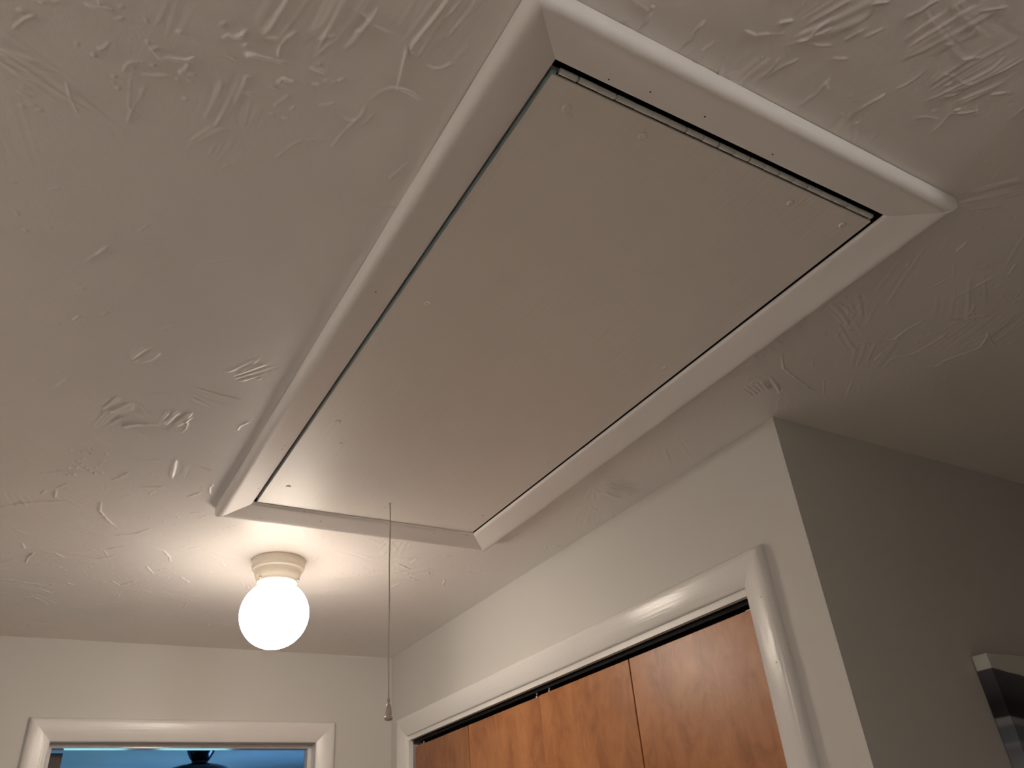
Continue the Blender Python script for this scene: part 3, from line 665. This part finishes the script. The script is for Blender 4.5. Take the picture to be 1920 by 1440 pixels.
WOOD = ((0.325, 0.120, 0.040), (0.425, 0.168, 0.058), (0.50, 0.218, 0.085))
PX = XW + 0.0165
edges = (2.3840, 1.973, 1.533, 1.1207, 0.692)
ZT = H - 0.3460
pw = 0.030
for pi, (ya, ym, yb) in enumerate(((edges[0], edges[1], edges[2]), (edges[2], edges[3], edges[4]))):
    far = pi == 0
    d = empty('bifold_closet_door', (PX, ya, 0), 'birch bifold closet door, %s' % ('the pair of leaves farther from the wall corner' if far else 'the pair of leaves next to the dark wall corner'), 'closet door', 'birch bifold doors of the closet', 'thing')
    off = 0.004 if far else -0.001
    for k, (y0, y1) in enumerate(((ya, ym), (ym, yb))):
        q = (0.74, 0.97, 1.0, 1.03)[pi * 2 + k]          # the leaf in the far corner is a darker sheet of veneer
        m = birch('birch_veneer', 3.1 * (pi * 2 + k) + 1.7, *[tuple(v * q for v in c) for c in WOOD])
        bm = bmesh.new()
        box(bm, 0, pw, y1 - y0 + 0.0022, -0.0022, -(ZT - 0.015), 0, bev=0.0012)
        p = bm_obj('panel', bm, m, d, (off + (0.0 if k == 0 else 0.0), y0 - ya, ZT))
    # roller pin and pivot on the top edges
    yp = ((yb - ya) + 0.034) if far else -0.040
    bm = bmesh.new(); lathe(bm, [(0.0030, 0.020), (0.0034, 0.019), (0.0034, 0.010), (0.0022, 0.0095), (0.0022, 0.006), (0.0048, 0.0055), (0.0048, 0.0)], 12); bm_obj('roller_pin', bm, M_STEEL, d, (pw * 0.35 + off, yp, ZT))
    yq = -0.045 if far else (yb - ya) + 0.022
    bm = bmesh.new(); box(bm, -0.012, 0.012, -0.010, 0.010, 0, 0.0015); lathe(bm, [(0.004, 0.0195), (0.004, 0.0015)], 12); bm_obj('pivot_pin', bm, M_STEEL, d, (pw * 0.5 + off, yq, ZT))
    yh = (ym - ya) + (-0.05 if far else 0.05)
    bm = bmesh.new(); tube(bm, [(0, 0, 0), (-0.016, 0, 0)], 0.006, 14)
    tube(bm, [(-0.014, 0, 0), (-0.018, 0, 0), (-0.026, 0, 0), (-0.030, 0, 0)], [0.010, 0.016, 0.016, 0.009], 18); bm_obj('knob', bm, M_SCREW, d, (off, yh, 0.95))

# ------------------------------------------------------------------ canvas print on the shaded wall
m = bpy.data.materials.new('canvas_print'); m.use_nodes = True
nt = m.node_tree; N = nt.nodes; Lk = nt.links; b = N['Principled BSDF']; b.inputs['Roughness'].default_value = 0.7
tc = N.new('ShaderNodeTexCoord'); sx = N.new('ShaderNodeSeparateXYZ'); Lk.new(tc.outputs['Object'], sx.inputs[0])
mp = N.new('ShaderNodeMapping'); mp.inputs['Scale'].default_value = (7, 0.01, 16); Lk.new(tc.outputs['Object'], mp.inputs['Vector'])
nz = N.new('ShaderNodeTexNoise'); nz.inputs['Scale'].default_value = 1; nz.inputs['Detail'].default_value = 4; Lk.new(mp.outputs[0], nz.inputs['Vector'])
# height in the picture: z + slope*x + wobble
ma = N.new('ShaderNodeMath'); ma.operation = 'MULTIPLY_ADD'; ma.inputs[1].default_value = 0.13; Lk.new(sx.outputs['X'], ma.inputs[0]); Lk.new(sx.outputs['Z'], ma.inputs[2])
mb = N.new('ShaderNodeMath'); mb.operation = 'MULTIPLY_ADD'; mb.inputs[1].default_value = 0.020; Lk.new(nz.outputs['Fac'], mb.inputs[0]); Lk.new(ma.outputs[0], mb.inputs[2])
mr = N.new('ShaderNodeMapRange'); mr.inputs['From Min'].default_value = 0.0; mr.inputs['From Max'].default_value = -0.40; Lk.new(mb.outputs[0], mr.inputs['Value'])
cr = N.new('ShaderNodeValToRGB'); cr.color_ramp.interpolation = 'LINEAR'
stops = [(0.0, (0.62, 0.63, 0.58)), (0.040, (0.62, 0.63, 0.58)), (0.046, (0.075, 0.072, 0.085)), (0.15, (0.035, 0.034, 0.044)), (0.20, (0.006, 0.006, 0.008)), (0.262, (0.008, 0.008, 0.010)), (0.272, (0.26, 0.27, 0.30)),
         (0.295, (0.25, 0.26, 0.29)), (0.31, (0.11, 0.13, 0.16)), (0.375, (0.13, 0.15, 0.18)), (0.39, (0.24, 0.25, 0.28)), (0.41, (0.16, 0.17, 0.20)), (0.52, (0.28, 0.30, 0.34)), (0.70, (0.08, 0.09, 0.12)), (1.0, (0.35, 0.36, 0.38))]
el = cr.color_ramp.elements
el[0].position, el[0].color = stops[0][0], (*stops[0][1], 1); el[1].position, el[1].color = stops[-1][0], (*stops[-1][1], 1)
for p_, c_ in stops[1:-1]:
    e_ = el.new(p_); e_.color = (*c_, 1)
Lk.new(mr.outputs[0], cr.inputs['Fac']); Lk.new(cr.outputs['Color'], b.inputs['Base Color'])
wv = N.new('ShaderNodeTexNoise'); wv.inputs['Scale'].default_value = 900; bp_ = N.new('ShaderNodeBump'); bp_.inputs['Strength'].default_value = 0.15; bp_.inputs['Distance'].default_value = 0.0005
Lk.new(tc.outputs['Object'], wv.inputs['Vector']); Lk.new(wv.outputs['Fac'], bp_.inputs['Height']); Lk.new(bp_.outputs['Normal'], b.inputs['Normal'])
bm = bmesh.new(); box(bm, 0, 0.60, -0.033, -0.0015, -0.42, 0, bev=0.0015)
tag(bm_obj('canvas_print', bm, m, None, (1.2585, YC, H - 0.4680)), 'landscape canvas print with pale sky and dark hills on the shaded wall', 'picture')

# ------------------------------------------------------------------ ceiling fan in the bedroom
fn = empty('ceiling_fan', (0.5625, 4.5, H), 'dark bronze ceiling fan under the blue bedroom ceiling', 'fan')
bm = bmesh.new(); lathe(bm, [(0.060, 0.0), (0.076, -0.001), (0.078, -0.010), (0.0745, -0.024), (0.0755, -0.030), (0.072, -0.036), (0.073, -0.042), (0.067, -0.055), (0.058, -0.072), (0.050, -0.085), (0.0455, -0.092)], 48); bm_obj('canopy', bm, M_BRONZE, fn)
bm = bmesh.new(); lathe(bm, [(0.043, -0.090), (0.042, -0.110)], 32); bm_obj('downrod', bm, M_BRONZE, fn)
bm = bmesh.new(); lathe(bm, [(0.044, -0.105), (0.072, -0.110), (0.110, -0.117), (0.145, -0.128), (0.165, -0.145), (0.170, -0.165), (0.165, -0.200), (0.130, -0.225), (0.150, -0.250), (0.155, -0.280), (0.110, -0.300), (0.02, -0.305)], 48); bm_obj('motor_housing', bm, M_BRONZE, fn)
for k in range(5):
    a = 2 * math.pi * k / 5 + 0.35
    bm = bmesh.new()
    outl = [(0.24, -0.05), (0.30, -0.058), (0.58, -0.070), (0.625, -0.062), (0.645, -0.03), (0.645, 0.03), (0.625, 0.062), (0.58, 0.070), (0.30, 0.058), (0.24, 0.05)]
    top = [bm.verts.new((x, y, -0.276 - 0.2 * y)) for x, y in outl]; bot = [bm.verts.new((x, y, -0.284 - 0.2 * y)) for x, y in outl]
    bm.faces.new(top); bm.faces.new(bot)
    for i in range(len(outl)): bm.faces.new((top[i], top[(i + 1) % len(outl)], bot[(i + 1) % len(outl)], bot[i]))
    bl = bm_obj('blade', bm, M_BLADE, fn); bl.rotation_euler = (0, 0, a)
    boxes('blade_iron', [(0.15, 0.29, -0.018, 0.018, -0.276, -0.270)], M_BRONZE, bl)
